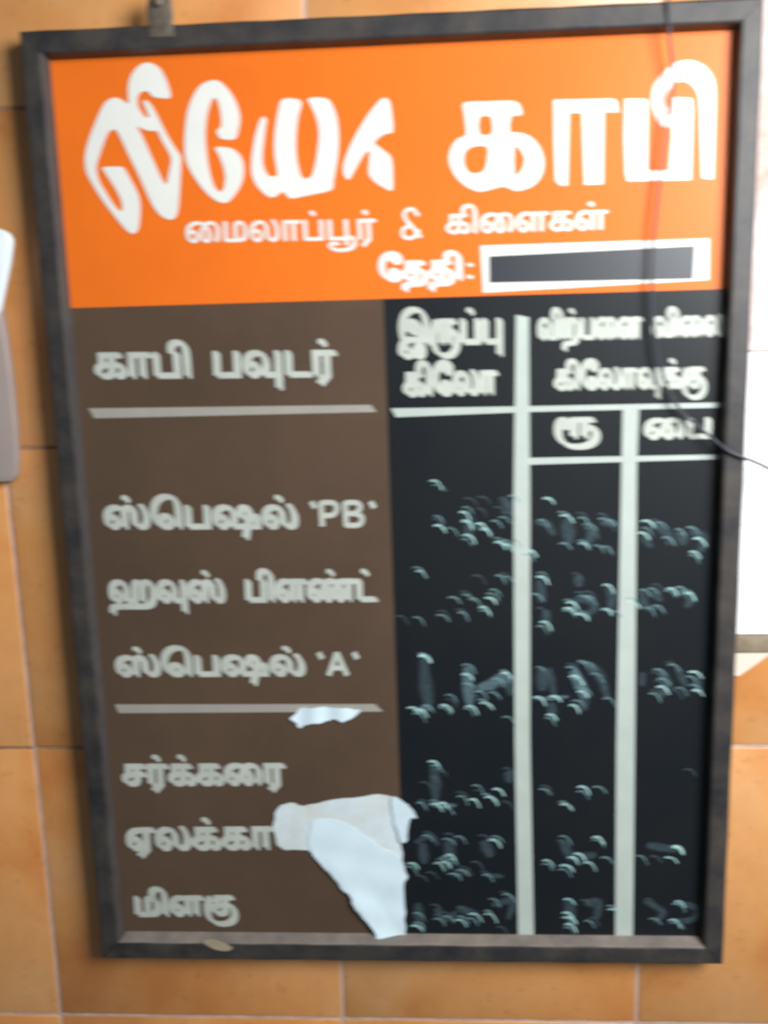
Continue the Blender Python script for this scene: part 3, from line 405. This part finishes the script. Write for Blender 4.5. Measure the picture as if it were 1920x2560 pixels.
# ---- big title letters, each a painted shape
A, B, C3 = crop(200, 140, 280 / 1346), crop(440, 180, 560 / 1659), crop(1100, 130, 720 / 1659)
def letter(loops, label, y=-0.0005): return painted('painted_letter', [rounded(l, 2) for l in loops], y, M['white'], board, label)
letter([A([(400,500),(300,560),(230,690),(150,880),(90,1050),(60,1200),(65,1340),(95,1440),(160,1560),(260,1720),(380,1880),(500,2030),(590,2120),(650,2135),(695,2090),(715,2000),(725,1850),(715,1720),(680,1620),(600,1470),(530,1350),(470,1330),(280,1335),(290,1385),(360,1490),(440,1620),(490,1720),(510,1800),(500,1860),(460,1850),(400,1780),(300,1620),(230,1500),(200,1380),(205,1290),(250,1150),(300,1010),(350,910),(400,885),(440,900),(500,1010),(580,1180),(680,1380),(780,1600),(870,1790),(960,1910),(1060,1965),(1130,1955),(1170,1890),(1190,1760),(1205,1500),(1215,1240),(1190,1170),(1100,1040),(1000,860),(900,660),(840,570),(790,530),(765,535),(770,580),(800,650),(825,720),(810,740),(770,720),(720,650),(695,590),(690,510),(720,445),(780,420),(830,440),(880,490),(960,505),(1085,505),(1075,400),(1030,270),(960,150),(870,90),(790,80),(700,120),(620,220),(585,330),(578,450),(585,570),(540,550),(470,510)]),
        A([(690,850),(740,870),(830,900),(930,905),(970,990),(1050,1130),(1095,1230),(1085,1330),(1060,1450),(1040,1540),(1000,1510),(950,1410),(860,1210),(780,1030),(720,910)])], 'white angular letter leftmost in the title')
letter([B([(265,60),(190,90),(130,170),(85,290),(65,450),(65,600),(90,700),(150,800),(220,890),(300,955),(370,970),(420,930),(475,850),(500,770),(500,680),(470,610),(420,570),(370,558),(290,558),(320,620),(350,700),(365,780),(350,870),(320,885),(280,840),(245,720),(225,580),(218,440),(235,300),(265,210),(285,190),(310,220),(330,300),(335,400),(300,435),(325,490),(380,500),(440,495),(465,420),(475,340),(455,250),(410,160),(350,90),(310,65)])], 'white C-shaped vowel sign in the title')
letter([B([(640,330),(610,390),(580,500),(560,640),(560,750),(590,830),(640,890),(700,930),(750,915),(790,885),(840,935),(900,930),(1020,905),(1150,875),(1165,810),(1190,680),(1205,540),(1200,400),(1180,300),(1140,215),(1090,190),(980,195),(1000,250),(1040,340),(1060,450),(1050,570),(1030,690),(1000,775),(940,785),(910,720),(890,600),(890,460),(905,330),(930,240),(910,205),(860,195),(790,200),(765,250),(745,350),(728,480),(730,620),(750,740),(740,770),(690,770),(655,720),(640,640),(650,520),(665,400),(670,350)])], 'white w-shaped letter in the title')
letter([B([(1540,190),(1500,220),(1420,320),(1340,450),(1280,570),(1240,690),(1245,760),(1275,800),(1300,770),(1350,680),(1400,600),(1435,590),(1430,690),(1430,760),(1480,820),(1540,855),(1600,880),(1605,780),(1595,640),(1550,590),(1490,545),(1470,520),(1510,480),(1560,455),(1605,445),(1600,330),(1585,230),(1565,200)])], 'white brush-like vowel sign in the title')
letter([C3([(140,290),(270,285),(400,280),(445,290),(465,320),(470,365),(410,370),(402,460),(440,462),(510,480),(570,540),(598,620),(590,700),(550,760),(490,792),(430,800),(370,775),(300,790),(230,805),(160,780),(100,730),(60,660),(52,600),(70,540),(110,495),(150,478),(145,400),(138,340)]),
        C3([(228,375),(290,372),(300,400),(300,470),(228,472)]), C3([(150,570),(190,545),(270,545),(275,600),(265,660),(235,695),(170,695),(140,650),(138,600)]), C3([(428,548),(460,560),(488,610),(480,660),(455,700),(428,700)])], 'white looped letter in the title')
def poly(loops, label, y): return painted('painted_letter', loops, y, M['white'], board, label)
poly([C3([(655,275),(1000,268),(1020,285),(1030,348),(945,346),(940,762),(832,766),(822,500),(818,352),(745,352),(735,770),(690,768),(665,740),(657,500)])], 'white pi-shaped vowel sign in the title', -0.0005)
poly([C3([(1065,268),(1190,270),(1198,300),(1194,682),(1320,682),(1335,500),(1345,260),(1450,265),(1458,320),(1446,738),(1080,745),(1068,700),(1060,500)])], 'white u-shaped letter in the title', -0.0005)
letter([C3([(1330,425),(1300,440),(1255,400),(1225,320),(1220,240),(1245,170),(1290,120),(1335,75),(1400,48),(1470,52),(1535,90),(1578,160),(1587,250),(1582,480),(1575,720),(1570,732),(1515,728),(1508,700),(1500,480),(1492,265),(1450,190),(1400,170),(1350,182),(1312,230),(1295,280),(1312,330),(1338,370)])], 'white arched vowel sign at the right end of the title', -0.00060)

# ---- smaller lettering
word([48, 29, 33, 41, 87, 132, 90], 466, 938, 606, 598, 552, M['white'], 'white lettering line under the title, left word', 1.6)
word([18, 42, 48, 34, 18, 93], 1116, 1516, 584, 573, 533, M['white'], 'white lettering line under the title, right word', 1.6)
word([47, 25, 25, 42], 950, 1156, 702, 698, 652, M['white'], 'small white word before the date box', 4)
def strokes(lines, wpx, m, label, y=-0.0005, name='painted_word', caps=True):
    """brush strokes: each a polyline of survey pixels, wpx wide"""
    vs, fs = [], []
    for k, ln in enumerate(lines):
        p = spline(ln, 4); b0 = len(vs); n = len(p); yy = y - k * 0.00004
        for i, q in enumerate(p):
            d = (p[min(i + 1, n - 1)] - p[max(i - 1, 0)]).normalized(); nn = Vector((-d.y, d.x)) * wpx / 2
            a = q + nn; b = q - nn
            vs += [at(a.x, a.y, yy), at(b.x, b.y, yy)]
        fs += [(b0 + 2 * i, b0 + 2 * i + 1, b0 + 2 * i + 3, b0 + 2 * i + 2) for i in range(n - 1)]
    return tag(fix_facing(mesh_obj(name, vs, fs, m, board)), label)
strokes([[(1168, 660), (1182, 664)], [(1168, 690), (1182, 694)]], 9, M['white'], 'white colon before the date box')
strokes([[(1046, 540), (1030, 522), (1012, 530), (1014, 548), (1030, 566), (1052, 594)], [(1030, 560), (1008, 574), (1010, 592), (1032, 594), (1048, 574)]], 9, M['white'], 'white ampersand between the two words')
W1 = [(18, 41, 28, 42), (28, 156, 23, 90)]
word(W1[0], 242, 480, 944, 942, 880, M['cream']); word(W1[1], 535, 838, 942, 939, 876, M['cream'])
word([8, 140, 87, 131], 1000, 1256, 861, 857, 797, M['cream'])
word([18, 42, 47, 33, 41], 1012, 1240, 989, 984, 929, M['cream'])
word([36, 42, 91, 28, 48, 27], 1346, 1602, 848, 845, 793, M['cream'], bold=3.5)
word([36, 42, 48, 33], 1632, 1808, 842, 838, 790, M['cream'], bold=3.5)
word([18, 42, 47, 33, 41, 156, 77, 102], 1388, 1764, 974, 968, 921, M['cream'], bold=3.5)
word([141], 1388, 1496, 1094, 1092, 1044, M['cream'], bold=5)
word([48, 28], 1612, 1778, 1096, 1093, 1045, M['cream'], bold=4)
word([98, 46, 28, 38, 92], 264, 745, 1320, 1319, 1262, M['cream'])
word([98, 46, 28, 38, 92], 293, 762, 1689, 1687, 1638, M['cream'])
word([40, 156, 98], 277, 563, 1505, 1504, 1449, M['cream'])
word([28, 42, 34, 83, 82], 616, 938, 1503, 1501, 1447, M['cream'])
word([20, 90, 77, 18, 48, 31], 310, 710, 1962, 1960, 1909, M['cream'])
word([13, 33, 77, 18, 41, 89], 320, 770, 2124, 2120, 2068, M['cream'])
word([29, 42, 34, 102], 339, 592, 2289, 2286, 2240, M['cream'])
def pb(x, y, h, chars):
    """Latin capitals between quote ticks"""
    L_ = []
    L_.append([(x, y - h), (x + 10, y - h + 16)]); x += 24
    for c in chars:
        if c == 'P': L_ += [[(x, y - h), (x + 4, y)], [(x, y - h + 3), (x + 30, y - h + 3), (x + 40, y - h * .74), (x + 30, y - h * .46), (x + 2, y - h * .45)]]
        if c == 'B': L_ += [[(x, y - h), (x + 4, y)], [(x, y - h + 3), (x + 30, y - h + 3), (x + 38, y - h * .77), (x + 28, y - h * .54), (x + 2, y - h * .52)], [(x + 20, y - h * .54), (x + 40, y - h * .42), (x + 42, y - h * .2), (x + 32, y - 3), (x + 2, y - 3)]]
        if c == 'A': L_ += [[(x + 22, y - h), (x + 2, y)], [(x + 22, y - h), (x + 48, y)], [(x + 10, y - h * .33), (x + 38, y - h * .33)]]
        x += 60
    x += 4; L_.append([(x, y - h), (x + 10, y - h + 16)])
    return L_
strokes(pb(778, 1316, 62, 'PB'), 13, M['cream'], "cream capitals 'PB' between quote ticks")
strokes(pb(796, 1689, 58, 'A'), 13, M['cream'], "cream capital 'A' between quote ticks")

# ---- date box
outer = [(1201, 614), (1773, 596), (1772, 700), (1208, 732)]; inner = [(1222, 641), (1738, 615), (1733, 697), (1223, 707)]
db = painted('date_box', [outer, inner], -0.0005, M['white'], board, 'white outlined empty date box')
fix_facing(mesh_obj('date_slate', [at(u, v, -0.0003) for u, v in [(1218, 637), (1742, 611), (1737, 701), (1219, 711)]], [(0, 1, 2, 3)], M['slate'], db))
# ---- ruled lines
def rule(px, m, y=-0.0005): return painted('ruled_line', [px], y, m, board)
rule([(221, 1021), (927, 1012), (941, 1030), (236, 1046)], M['rule_b'])
rule([(287, 1761), (938, 1760), (957, 1779), (297, 1783)], M['rule_b'])
rule([(977, 1021), (1288, 1016), (1806, 1006), (1800, 1019), (1320, 1030), (990, 1043)], M['rule'])
rule([(1304, 1145), (1804, 1136), (1797, 1148), (1316, 1162)], M['rule'])
rule([(1290, 787), (1322, 793), (1325, 1260), (1325, 1860), (1335, 2362), (1296, 2362), (1287, 1860), (1284, 1260)], M['rule'], -0.0006)
rule([(1557, 1014), (1598, 1014), (1592, 1160), (1587, 1860), (1582, 2362), (1538, 2362), (1541, 1860), (1554, 1160)], M['rule'], -0.0006)

# ---- chalk traces left in the black columns
arc = [(0, 0), (8, -2.5), (16, -1), (23, 5), (28, 13), (30, 19)]
def chalk(items, smears, ox, oy, label):
    for lo, hi, where in ((-99, 598, 'left column'), (598, 1040, 'middle column'), (1040, 9999, 'right column')):
        a = [i for i in items if lo <= i[0] + 14 < hi]
        b = [s for s in smears if lo <= sum(p[0] for p in s[0]) / len(s[0]) < hi]
        chalk_cell(a, b, ox, oy, label + ', ' + where)
def chalk_cell(items, smears, ox, oy, label):
    items = list(items) + [(x + random.uniform(-16, 16), y + random.choice((-1, 1)) * random.uniform(9, 22), 1.5 if b > 2 else 1) for x, y, b in items if b >= 1.5 and random.random() < 0.7]
    s_ = 960 / 1659; vs, fs, mi = [], [], []
    for k, (x, y, b) in enumerate(items):
        u, v = ox + x * s_, oy + y * s_; wx = random.uniform(0.85, 1.15); wy = random.uniform(0.75, 1.15)
        wd = {1: 3.2, 1.5: 3.2, 2: 3.8, 2.5: 4.2, 3: 4.8, 3.5: 8.5}[b]; mt = {1: 0, 1.5: 1, 2: 1, 2.5: 2, 3: 3, 3.5: 3}[b]
        p = spline([(u + a * wx, v + c * wy + random.uniform(-.6, .6)) for a, c in arc], 3); n = len(p); b0 = len(vs); yy = -0.0007 - (k % 12) * 0.00003
        for i, q in enumerate(p):
            d = (p[min(i + 1, n - 1)] - p[max(i - 1, 0)]).normalized(); t = i / (n - 1)
            nn = Vector((-d.y, d.x)) * wd * (0.25 + 0.75 * math.sin(math.pi * min(1, 0.12 + t * 0.8))) / 2
            a = q + nn; c = q - nn; vs += [at(a.x, a.y, yy), at(c.x, c.y, yy)]
        for i in range(n - 1): fs.append((b0 + 2 * i, b0 + 2 * i + 1, b0 + 2 * i + 3, b0 + 2 * i + 2)); mi.append(mt)
    if vs:
        o = mesh_obj('chalk_writing', vs, fs, CH + SM, board)
        for p, q in zip(o.data.polygons, mi): p.material_index = q
        tag(fix_facing(o), label)
    vs, fs, mi = [], [], []
    for k, (ln, wd, thick) in enumerate(smears):
        p = spline([(ox + x * s_, oy + y * s_) for x, y in ln], 5); n = len(p); yy = -0.0005 - k * 0.000012
        for frac in (1.0, 0.62):
            b0 = len(vs)
            for i, q in enumerate(p):
                d = (p[min(i + 1, n - 1)] - p[max(i - 1, 0)]).normalized(); t = i / (n - 1)
                nn = Vector((-d.y, d.x)) * wd * s_ * frac * (0.55 + 0.45 * math.sin(math.pi * t)) / 2 * random.uniform(0.9, 1.1)
                a = q + nn; c = q - nn; vs += [at(a.x, a.y, yy), at(c.x, c.y, yy)]
            for i in range(n - 1): fs.append((b0 + 2 * i, b0 + 2 * i + 1, b0 + 2 * i + 3, b0 + 2 * i + 2)); mi.append(4 + thick)
            yy -= 0.000006
    if vs:
        o = mesh_obj('chalk_smear', vs, fs, CH + SM, board)
        for p, q in zip(o.data.polygons, mi): p.material_index = q
        tag(fix_facing(o), 'wiped chalk dust behind the ' + label)
Q5, Q6 = (940, 1160), (940, 1760)
chalk([(232,75,2.5),(720,150,3),(435,145,1),(530,150,1),(570,140,2),(360,210,3),(365,245,2),(248,228,2),(248,268,3),(300,280,1.5),(372,250,3),(430,260,3),(450,285,3),(375,310,3),(495,248,2),(530,232,2),(510,340,3),(545,350,3),(575,330,1),(640,375,3),(795,225,3),(870,235,2),(895,262,2),(960,238,2),(990,245,2),(700,245,2),(1145,248,3),(1130,300,3),(1235,320,2),(1200,255,1.5),(1290,285,2),(1340,275,2),(1370,325,3),(1355,382,3),(790,345,2),(875,345,2.5),(940,355,2),(975,360,2),(915,300,1),(380,150,1),(430,195,1),(510,190,1)],
      [([(400,240),(402,320)],46,0),([(690,250),(740,260),(770,310)],34,0),([(825,235),(835,345)],60,0),([(905,250),(935,300),(900,350)],52,0),([(970,250),(1040,260)],40,0),([(1180,250),(1260,300),(1265,350)],44,0),([(1150,310),(1190,360)],34,0),([(1310,285),(1330,350)],46,0),([(1360,290),(1415,320),(1400,380)],46,0),([(545,150),(620,240)],50,0)], *Q5, 'faint broken chalk figures in the first row')
chalk([(172,465,2.5),(415,485,1),(515,485,2),(545,490,1.5),(490,545,2),(370,568,2),(400,585,2),(470,580,3),(445,622,3),(310,578,2),(355,645,2),(260,655,2),(160,665,1.5),(85,660,1),(690,490,3),(665,565,2),(708,685,3),(845,475,1),(820,600,3),(810,625,3),(860,650,3),(870,572,2),(895,575,2),(980,525,3),(975,630,3),(1010,640,2),(1085,598,3),(1140,545,2),(1175,540,2),(1195,615,2),(1255,540,3),(1290,535,2),(1330,560,3),(690,625,1),(1160,625,1.5)],
      [([(705,500),(720,600)],50,0),([(735,630),(738,690)],42,0),([(850,590),(910,585),(945,620),(900,655)],40,0),([(1000,530),(1020,570),(1010,640)],48,0),([(1150,545),(1160,610),(1210,625)],40,0),([(1190,550),(1235,590)],34,0),([(1280,545),(1360,575),(1340,620)],38,0),([(870,480),(880,530)],44,0)], *Q5, 'faint broken chalk figures in the second row')
chalk([(185,830,3.5),(135,1055,3),(165,1065,3),(200,1045,2),(275,1045,3),(300,1000,1.5),(372,870,2),(370,910,3),(372,950,2),(385,1050,3),(450,1035,3),(480,990,2),(425,985,2),(540,905,3),(500,930,2),(545,1095,1.5),(690,880,1.5),(680,1010,3),(750,1005,3),(735,1085,3),(820,880,2),(835,920,3),(870,855,2),(890,860,2),(870,985,3),(835,1045,3),(925,910,1.5),(980,1015,2),(1195,890,2),(1215,930,2),(1210,965,3),(1350,900,3),(1365,980,3),(1180,995,2),(1290,970,1.5),(1260,870,1.5)],
      [([(205,840),(215,960),(230,1050)],60,0),([(395,875),(398,960),(405,1040)],48,1),([(400,960),(405,1040)],50,0),([(440,970),(500,950),(545,925),(590,935)],50,1),([(560,900),(590,1000)],50,0),([(720,880),(720,980)],60,0),([(750,880),(770,1000)],30,0),([(690,1015),(760,1012),(830,1005)],18,1),([(755,1030),(765,1090)],44,0),([(850,890),(880,950),(905,1010)],56,1),([(905,1000),(890,1065)],54,0),([(910,865),(960,900),(1000,1010)],44,0),([(1230,895),(1255,950),(1230,1000)],54,0),([(1300,880),(1340,960)],34,0),([(1390,915),(1392,990)],48,0),([(160,1065),(240,1055)],28,1),([(1150,900),(1150,960)],34,0)], *Q5, 'faint chalk figures in the third row, clearest of the rows')
chalk([(225,250,3),(250,285,1),(235,320,1),(190,340,1),(175,430,2),(235,435,3),(270,430,3),(350,402,2),(400,415,3),(470,405,3),(415,355,1.5),(505,370,3),(545,280,1),(540,425,1),(705,370,2),(870,360,3),(935,360,2),(795,435,3),(1325,285,1)],
      [([(250,260),(255,330),(258,420)],48,0),([(245,438),(345,438)],22,1),([(570,290),(580,340)],44,0)], *Q6, 'sparse chalk flecks in the fourth row')
chalk([(200,570,1.5),(285,585,2),(340,575,1.5),(485,590,3),(440,570,1),(300,655,3),(250,690,2.5),(280,685,3),(138,690,3),(310,735,2),(345,720,2),(460,740,2),(215,730,1),(175,745,1),(410,685,1),(935,578,3),(790,575,1.5),(855,650,3),(830,665,3),(720,678,2.5),(795,700,3),(895,688,2.5),(970,665,2),(1280,620,3.5),(1245,665,2.5),(1120,660,1.5),(1180,660,1)],
      [([(170,600),(230,570),(270,610)],30,0),([(200,600),(210,690)],50,0),([(310,590),(330,700)],50,0),([(460,590),(500,660)],50,0),([(330,740),(400,725)],30,0),([(470,740),(550,745)],24,0),([(800,590),(850,660),(950,650)],44,0),([(1170,610),(1300,630)],40,0)], *Q6, 'faint broken chalk figures in the fifth row')
chalk([(150,960,3),(160,905,1.5),(235,870,1),(245,930,1.5),(290,920,1.5),(340,935,2.5),(400,910,2.5),(465,910,2.5),(485,845,1.5),(545,825,2),(520,965,1),(350,880,1),(810,845,2.5),(805,905,3),(812,925,3),(815,955,3),(900,940,2),(1000,890,2.5),(880,850,1),(1290,855,2.5),(1180,930,2),(1265,935,2.5),(1160,845,1)],
      [([(180,860),(190,960)],44,0),([(260,880),(290,930),(350,900)],36,0),([(350,880),(440,910)],36,0),([(500,870),(590,850),(570,930)],36,0),([(830,850),(850,960)],52,0),([(900,860),(960,860),(950,930)],44,0),([(1160,850),(1240,900),(1200,940)],34,0),([(1290,860),(1380,880),(1370,930),(1260,940)],34,0)], *Q6, 'faint broken chalk figures in the lowest row')

# ------------------------------------------------------------------ torn paper
def torn(name, loop, y, m, parent, depth, label=None, cat=None, step=9):
    """thin sheet with a ragged edge; depth(u, v) gives how far it stands off the board (metres)"""
    lp = rounded(loop, 3)
    lp = [(x + random.uniform(-2.2, 2.2), z + random.uniform(-2.2, 2.2)) for x, z in lp]
    us = [p[0] for p in lp]; vv = [p[1] for p in lp]; n = len(lp)
    pts = [Vector(p) for p in lp]; edges = [(i, (i + 1) % n) for i in range(n)]
    u = min(us) + step / 2
    while u < max(us):
        v = min(vv) + step / 2
        while v < max(vv):
            q = (u + random.uniform(-2, 2), v + random.uniform(-2, 2))
            if winding(q, [lp]): pts.append(Vector(q))
            v += step
        u += step
    V, E, Fc, *_ = delaunay_2d_cdt(pts, edges, [], 0, 1e-6)
    Fc = [f for f in Fc if winding((sum(V[i].x for i in f) / 3, sum(V[i].y for i in f) / 3), [lp])]
    vs = [at(v.x, v.y, y - depth(v.x, v.y)) for v in V]
    o = mesh_obj(name, vs, [tuple(f) for f in Fc], m, parent, smooth=True)
    bm = bmesh.new(); bm.from_mesh(o.data)
    for f in bm.faces:
        if f.normal.y > 0: f.normal_flip()
    bmesh.ops.solidify(bm, geom=bm.faces[:], thickness=0.00022)
    sharp_rim(bm); bm.to_mesh(o.data); bm.free()
    if label: tag(o, label, cat)
    return o
P = crop(640, 1920, 440 / 1659)
def wav(u, v): return 0.0004 * (math.sin(u * .06 + v * .03) + math.sin(v * .075 - u * .02)) + 0.0008
whole = P([(165,560),(178,430),(230,350),(330,330),(430,355),(520,345),(700,300),(900,280),(1100,255),(1300,270),(1370,330),(1370,480),(1365,640),(1372,760),(1376,860),(1350,930),(1200,900),(900,880),(600,860),(490,780),(400,770),(300,770),(230,750),(190,680)])
paper = torn('torn_paper', whole, -0.0012, M['glue'], None, lambda u, v: 0.25 * wav(u, v), 'large torn white paper with beige glue stains stuck near the bottom of the board', 'torn paper')
white = P([(520,530),(560,480),(700,480),(860,530),(1000,610),(1130,720),(1300,800),(1372,870),(1410,960),(1425,1050),(1395,1100),(1400,1300),(1408,1500),(1408,1636),(1280,1644),(1160,1636),(1100,1530),(1010,1420),(920,1300),(890,1220),(800,1130),(700,990),(600,900),(520,800),(500,700),(505,600)])
def lift(u, v):
    # the free slanting edge on the left stands off the board
    e = max(0, (v - 2130) / 200) * max(0, 1 - abs(u - (810 + (v - 2130) * 0.62)) / 60)
    return wav(u, v) * (0.3 + 0.5 * min(1, max(0, (v - 2080) / 100))) + 0.0002 + 0.0035 * min(e, 1)
torn('front_layer', white, -0.0016, M['paper'], paper, lift)
curl = P([(1290,268),(1400,330),(1480,400),(1515,475),(1470,470),(1440,560),(1420,680),(1372,705),(1335,620),(1300,500),(1280,380)])
torn('curled_corner', curl, -0.0026, M['paper'], paper, lambda u, v: 0.002 * max(0, (u - 985) / 60) + 0.0004, step=6)
Sx = crop(700, 1720, 260 / 1659)
torn('paper_scrap', Sx([(160,500),(250,400),(330,330),(500,315),(700,310),(1100,330),(1280,370),(1200,460),(1080,520),(980,550),(880,500),(780,520),(600,570),(420,590),(300,630),(260,560)]), -0.0009, M['paper'], None,
     lambda u, v: 0.0010 + 0.0008 * math.sin(u * .09), 'small torn paper scrap stuck under the right end of the lower ruled line', 'paper scrap', step=5)

# ------------------------------------------------------------------ wire hanging in front of the board
wp = [(1452, -140, -0.016), (1446, -20, -0.0155), (1443, 0, -0.0150), (1447, 90, -0.012), (1455, 165, -0.010), (1452, 210, -0.009), (1441, 260, -0.008), (1432, 340, -0.008), (1421, 430, -0.008), (1412, 520, -0.008), (1408, 600, -0.008),
      (1409, 665, -0.008), (1416, 735, -0.008), (1420, 770, -0.008), (1434, 815, -0.008), (1448, 850, -0.008), (1475, 893, -0.008), (1510, 922, -0.009), (1545, 952, -0.012), (1575, 975, -0.0152), (1605, 988, -0.0158), (1640, 1002, -0.016), (1700, 1030, -0.016), (1790, 1060, -0.018)]
pts = [at(u * 1.1573, v * 1.1573, y) for u, v, y in wp]
sp = spline(pts, 5); vs, fs = [], []; K = 8; Rw = 0.00130
for i, p in enumerate(sp):
    d = (sp[min(i + 1, len(sp) - 1)] - sp[max(i - 1, 0)]).normalized(); a = d.cross(Vector((0, 1, 0))).normalized(); b = d.cross(a)
    for k in range(K): vs.append(p + (a * math.cos(k * 2 * math.pi / K) + b * math.sin(k * 2 * math.pi / K)) * Rw)
for i in range(len(sp) - 1):
    for k in range(K): fs.append((i * K + k, i * K + (k + 1) % K, (i + 1) * K + (k + 1) % K, (i + 1) * K + k))
tag(mesh_obj('wire', vs, fs, M['wire'], None, smooth=True), 'thin dark wire hanging over the right part of the board', 'wire')

# ------------------------------------------------------------------ white paper hanging to the right of the board
chx0 = BW + FW + 0.0035
hang = empty('hanging_chart', (chx0 + 0.1, WALL - 0.004, at(1850, 1590, 0.008).z), 'bright white folded paper chart with brown bottom strip, right of the board', 'wall chart')
zt, zb = at(1870, 880, 0.006).z, at(1850, 1588, 0.006).z; n = 5; hh = (zt - zb) / n
for k in range(n):
    z1 = zt - k * hh - 0.0002; z0 = z1 - hh + 0.0004; x0 = chx0 + random.uniform(-0.0015, 0.001); x1 = chx0 + 0.20
    vs, fs = [], []; c = 8
    for i in range(c + 1):
        for j in range(5):
            t = j / 4; vs.append((x0 + (x1 - x0) * i / c, WALL - 0.0035 - 0.0003 * math.sin(math.pi * t), z0 + (z1 - z0) * t))
    for i in range(c):
        for j in range(4): a = i * 5 + j; fs.append((a, a + 5, a + 6, a + 1))
    o = mesh_obj('folded_sheet', vs, fs, M['sheet'], hang, smooth=True)
    bm = bmesh.new(); bm.from_mesh(o.data); bmesh.ops.solidify(bm, geom=bm.faces[:], thickness=0.0006); sharp_rim(bm); bm.to_mesh(o.data); bm.free()
box('picture_sheet', (chx0 - 0.001, WALL - 0.0026, zt + 0.001), (chx0 + 0.20, WALL - 0.0016, zt + 0.36), M['print'], hang)
box('bottom_strip', (chx0 - 0.004, WALL - 0.0045, zb - 0.017), (chx0 + 0.20, WALL - 0.0012, zb - 0.0008), M['strip'], hang, bevel=0.0008)
ps = [(chx0 - 0.004, zb - 0.0178), (chx0 - 0.004, zb - 0.038), (chx0 + 0.006, zb - 0.040), (chx0 + 0.018, zb - 0.031), (chx0 + 0.032, zb - 0.020), (chx0 + 0.04, zb - 0.0178)]
vs = [(x, WALL - 0.003, z) for x, z in ps] + [(x, WALL - 0.0015, z) for x, z in ps]; n = len(ps)
mesh_obj('card_flap', vs, [tuple(range(n)), tuple(reversed(range(n, 2 * n)))] + [(i, n + i, n + (i + 1) % n, (i + 1) % n) for i in range(n)], M['card'], hang)

# ------------------------------------------------------------------ plastic holder at the left edge
def slab(name, px, y0, y1, m, parent, bev=0.001):
    f = [at(u, v, y0) for u, v in px]; vs = f + [Vector((p.x, y1, p.z)) for p in f]; n = len(px)
    o = mesh_obj(name, vs, [tuple(range(n)), tuple(reversed(range(n, 2 * n)))] + [(i, n + i, n + (i + 1) % n, (i + 1) % n) for i in range(n)], m, parent)
    bevel_mesh(o, bev, 2); return o
c0 = at(-60, 1205, WALL)
holder = empty('plastic_holder', (c0.x, WALL - 0.001, c0.z), 'grey plastic holder with tilted white cover on the tiles left of the board', 'holder')
slab('holder_body', [(-150, 760), (-4, 760), (2, 790), (11, 843), (24, 934), (36, 1060), (41, 1150), (38, 1190), (28, 1205), (-150, 1212)], WALL - 0.012, WALL - 0.0004, M['greyp'], holder, 0.0016)
slab('white_cover', [(-150, 560), (-6, 570), (14, 578), (24, 590), (27, 606), (20, 660), (9, 715), (-3, 775), (-30, 820), (-150, 800)], WALL - 0.022, WALL - 0.0135, M['whitep'], holder, 0.002)
